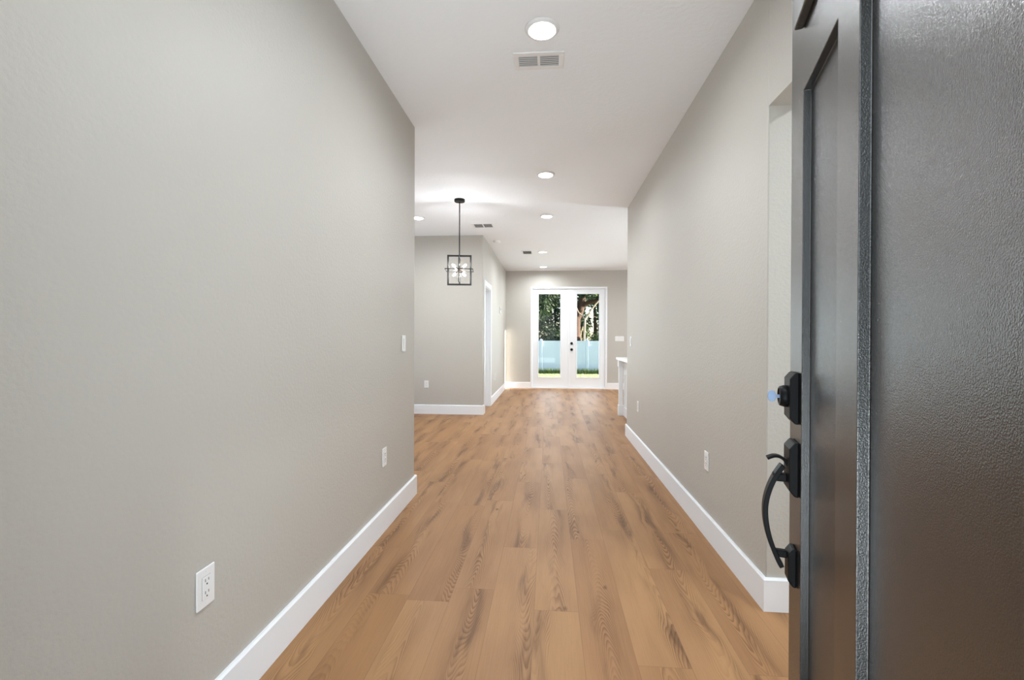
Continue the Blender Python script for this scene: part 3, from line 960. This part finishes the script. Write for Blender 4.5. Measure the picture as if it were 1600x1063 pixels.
def blades(name, mat, x0, x1, y0, y1, count, hmin, hmax, seed, label, cat):
    rr = random.Random(seed); verts = []; faces = []
    for _ in range(count):
        x, y = rr.uniform(x0, x1), rr.uniform(y0, y1); z = ground_z(y) - .005; h = rr.uniform(hmin, hmax)
        a = rr.uniform(0, PI); w = rr.uniform(.006, .014); lx, ly = rr.uniform(-.4, .4) * h, rr.uniform(-.4, .4) * h
        i = len(verts)
        dx, dy = math.cos(a) * w, math.sin(a) * w
        verts += [(x - dx, y - dy, z), (x + dx, y + dy, z), (x + dx * .5 + lx * .5, y + dy * .5 + ly * .5, z + h * .6), (x + lx, y + ly, z + h), (x - dx * .5 + lx * .5, y - dy * .5 + ly * .5, z + h * .6)]
        faces.append((i, i + 1, i + 2, i + 3, i + 4))
    me = bpy.data.meshes.new(name); me.from_pydata(verts, [], faces); me.materials.append(mat)
    o = bpy.data.objects.new(name, me); C.objects.link(o); tag(o, label, cat, kind='stuff'); return o


blades('lawn_grass', M_grass, -2.5, 4.5, 19.5, 23.45, 9000, .03, .08, 1, 'short bright lawn grass in front of the white fence', 'grass')
blades('tall_weeds', M_weed, -3.5, 5.5, 23.55, 23.85, 4200, .14, .36, 2, 'darker tall weeds along the foot of the white fence', 'weeds')

# vinyl fence
fe = empty('vinyl_fence', (0.8, 24.0, ground_z(24))); fo = Vector(fe.location)
tag(fe, 'white vinyl privacy fence behind the lawn seen through the french doors', 'fence')
gz = ground_z(24)
pxs = [-0.387 + 2.4 * k for k in range(-4, 6)]
for i, x in enumerate(pxs):
    bm = NB(); box(bm, x - .064, x + .064, 23.936, 24.064, gz - .05, 1.13)
    p = local(obj('post', bm, M_fence, fe, bevel=(0.006, 1)), fo)
    bm = NB(); box(bm, x - .075, x + .075, 23.925, 24.075, 1.13, 1.15)
    vs2 = [bm.verts.new(q) for q in ((x - .07, 23.93, 1.15), (x + .07, 23.93, 1.15), (x + .07, 24.07, 1.15), (x - .07, 24.07, 1.15), (x, 24, 1.20))]
    for a, b_ in ((0, 1), (1, 2), (2, 3), (3, 0)): bm.faces.new((vs2[a], vs2[b_], vs2[4]))
    obj('post_cap', bm, M_fence, p)
    if i < len(pxs) - 1:
        x1 = pxs[i + 1]
        bm = NB(); n_ = 14; a0, a1 = x + .066, x1 - .066; bw = (a1 - a0) / n_
        for k in range(n_): box(bm, a0 + k * bw + .002, a0 + (k + 1) * bw - .002, 23.989, 24.011, gz + .06, 1.00)
        box(bm, a0, a1, 23.994, 24.006, gz + .06, 1.0)
        local(obj('panel', bm, M_fence, fe), fo)
        bm = NB(); box(bm, a0, a1, 23.975, 24.025, 0.98, 1.09); local(obj('top_rail', bm, M_fence, fe, bevel=(0.005, 1)), fo)
        bm = NB(); box(bm, a0, a1, 23.975, 24.025, gz + .02, gz + .15); local(obj('bottom_rail', bm, M_fence, fe, bevel=(0.005, 1)), fo)


def foliage(blobs, count, size, seed):
    rr = random.Random(seed); verts = []; faces = []
    tot = sum(b[3] ** 2 for b in blobs)
    for (cx_, cy_, cz_, rad) in blobs:
        for _ in range(int(count * rad ** 2 / tot)):
            d = Vector((rr.gauss(0, 1), rr.gauss(0, 1), rr.gauss(0, 1))).normalized()
            p = Vector((cx_, cy_, cz_)) + d * rad * rr.uniform(.45, 1.05)
            nrm = (d + Vector((rr.uniform(-1, 1), rr.uniform(-1, 1), rr.uniform(-.3, 1.2)))).normalized()
            s, t = frame_axes(nrm); a = rr.uniform(0, 2 * PI)
            s, t = s * math.cos(a) + t * math.sin(a), t * math.cos(a) - s * math.sin(a)
            L_ = size * rr.uniform(.6, 1.4); W_ = L_ * .38
            i = len(verts)
            verts += [p - s * L_, p + t * W_ - s * L_ * .1 + nrm * W_ * .3, p + s * L_, p - t * W_ - s * L_ * .1 + nrm * W_ * .3]
            faces.append((i, i + 1, i + 2, i + 3))
    me = bpy.data.meshes.new('foliage'); me.from_pydata([tuple(v) for v in verts], [], faces)
    return me


def tree(name, loc, mat_b, limbs, mat_l, blobs, count, size, seed, label, cat='tree', extra=None):
    """limbs: list of (points, radii) relative to loc; blobs relative to loc"""
    o = empty(name, loc); tag(o, label, cat)
    for k, (pts, rad) in enumerate(limbs):
        bm = NB(); tube(bm, catmull([Vector(p) for p in pts], 4), [rad[0] + (rad[1] - rad[0]) * i / ((len(pts) - 1) * 4) for i in range((len(pts) - 1) * 4 + 1)], 10)
        obj('trunk' if k == 0 else 'branch', bm, mat_b, o, smooth=True)
    if blobs:
        me = foliage(blobs, count, size, seed); me.materials.append(mat_l)
        f = bpy.data.objects.new('foliage', me); C.objects.link(f); f.parent = o
    return o


gz26 = ground_z(26)
# slim pale tree with a forked trunk
tree('forked_tree', (1.98, 25.6, gz26), M_bark_tan,
     [([(0, 0, -.1), (.02, 0, .9), (0, 0, 1.9), (.04, 0, 2.95)], (.085, .06)),
      ([(.04, 0, 2.9), (.28, .03, 3.25), (.55, .05, 3.65), (.85, .0, 4.0), (1.2, 0, 4.5)], (.055, .03)),
      ([(.04, 0, 2.9), (-.12, 0, 3.12), (-.32, 0, 3.3), (-.5, 0, 3.75)], (.045, .022)),
      ([(-.02, 0, .5), (-.14, -.1, 1.3), (-.2, -.1, 2.0), (-.08, -.1, 2.5)], (.04, .02)),
      ([(.3, .03, 3.28), (.42, -.05, 3.1), (.7, -.1, 3.0)], (.025, .012))],
     M_leafmid, [(.75, .2, 4.75, .5), (1.3, .2, 4.9, .5)], 500, .09, 11,
     'slim pale tree with a forked trunk behind the fence, in the right glass door')
# heavy red-brown oak trunk
K = 1.18
def kk(p): return tuple(q * K for q in p)
tree('oak_tree', (1.62, 31.6, gz26), M_bark_red,
     [([kk(p) for p in pts], (r0 * K, r1 * K)) for pts, (r0, r1) in (
         ([(0, 0, -.2), (.1, 0, 1.2), (.15, 0, 2.4), (.2, 0, 3.6)], (.42, .30)),
         ([(.15, 0, 2.5), (.5, -.1, 3.4), (.6, -.1, 4.3), (.75, 0, 5.2)], (.26, .16)),
         ([(.1, 0, 2.9), (-.3, 0, 3.9), (-1.2, -.2, 4.35), (-2.4, -.2, 4.6)], (.2, .10)),
         ([(.4, -.1, 3.3), (1.0, -.3, 3.65), (1.9, -.5, 3.75), (2.6, -.5, 4.0)], (.15, .08)))],
     M_leafdark, [kk(q) for q in [(.9, -.6, 4.9, .8), (1.7, -.4, 5.2, .8), (-.2, -.5, 5.4, .9), (-1.4, -.5, 5.3, .8), (2.4, .4, 4.6, .6), (.2, .2, 6.2, 1.3), (.75, -.9, 4.25, .55), (1.7, -.9, 4.4, .6), (2.3, -.7, 3.3, .4)]], 6500, .12, 12,
     'big red-brown oak trunk behind the fence with dark leaves overhead')
shr = [
    ('evergreen_tree', (-.70, 28.3), 4.9, 1.5, M_leafdark, 13, 'tall dark evergreen filling the top of the left glass door'),
    ('blue_shrub', (-.90, 25.5), 1.9, .75, M_leafblue, 14, 'blue-grey shrub low over the fence in the left glass door'),
    ('green_shrub', (.62, 25.5), 1.9, .62, M_leafdark, 15, 'dark green shrub over the fence right of the blue-grey one'),
    ('bright_shrub', (3.15, 27.6), 2.3, .80, M_leafmid, 16, 'sunlit light green shrub right of the forked tree'),
    ('dry_brush', (1.42, 27.4), 1.6, .5, M_leafbrown, 17, 'dry brown brush at the foot of the oak trunk'),
    ('hedge_tree', (-4.6, 28.6), 4.6, 1.7, M_leafdark, 18, 'dark tree standing left of the tall evergreen beyond the fence'),
    ('hedge_tree', (6.4, 28.6), 4.4, 1.7, M_leafmid, 19, 'light green tree furthest right beyond the fence'),
]
for nm, (x, y), h, rad, ml, sd_, lb in shr:
    rr = random.Random(sd_)
    bl = []
    nbl = 9 if h > 3 else 6
    for k in range(nbl):
        bl.append((rr.uniform(-rad * .7, rad * .7), rr.uniform(-rad * .5, rad * .5), h * (.30 + .75 * (k + .5) / nbl), rad * rr.uniform(.45, .7)))
    tree(nm, (x, y, gz26), M_bark_red, [([(0, 0, -.1), (.03, 0, h * .3), (0, 0, h * .6)], (.05 * rad + .03, .03))], ml, bl, 7500 if h > 3 else 3200, .11 if h > 3 else .075, sd_, lb, 'tree' if h > 3 else 'shrub')
# woods far behind
rr = random.Random(77)
wood = [(-9.0, 38.5, 'woodland tree far left beyond the fence'), (-2.6, 38.5, 'woodland tree behind the tall dark evergreen'),
        (3.8, 38.5, 'woodland tree behind the oak and the slim forked tree'), (10.2, 38.5, 'woodland tree far right beyond the fence'),
        (-6.0, 45.5, 'farthest woodland tree on the left'), (.6, 45.5, 'farthest woodland tree between the oak and the evergreen'), (7.2, 45.5, 'farthest woodland tree on the right')]
for k, (x, y, lb) in enumerate(wood):
    bl = [(rr.uniform(-1.7, 1.7), rr.uniform(-1.2, 1.2), .9 + 8.0 * (q + .5) / 13, rr.uniform(1.0, 1.35)) for q in range(13)]
    tree('woodland_tree', (x, y, gz26), M_bark_red, [([(0, 0, -.1), (.1, 0, 2), (0, 0, 5)], (.2, .1))],
         M_leafdark if k % 2 else M_leafmid, bl, 6500, .2, 100 + k, lb)
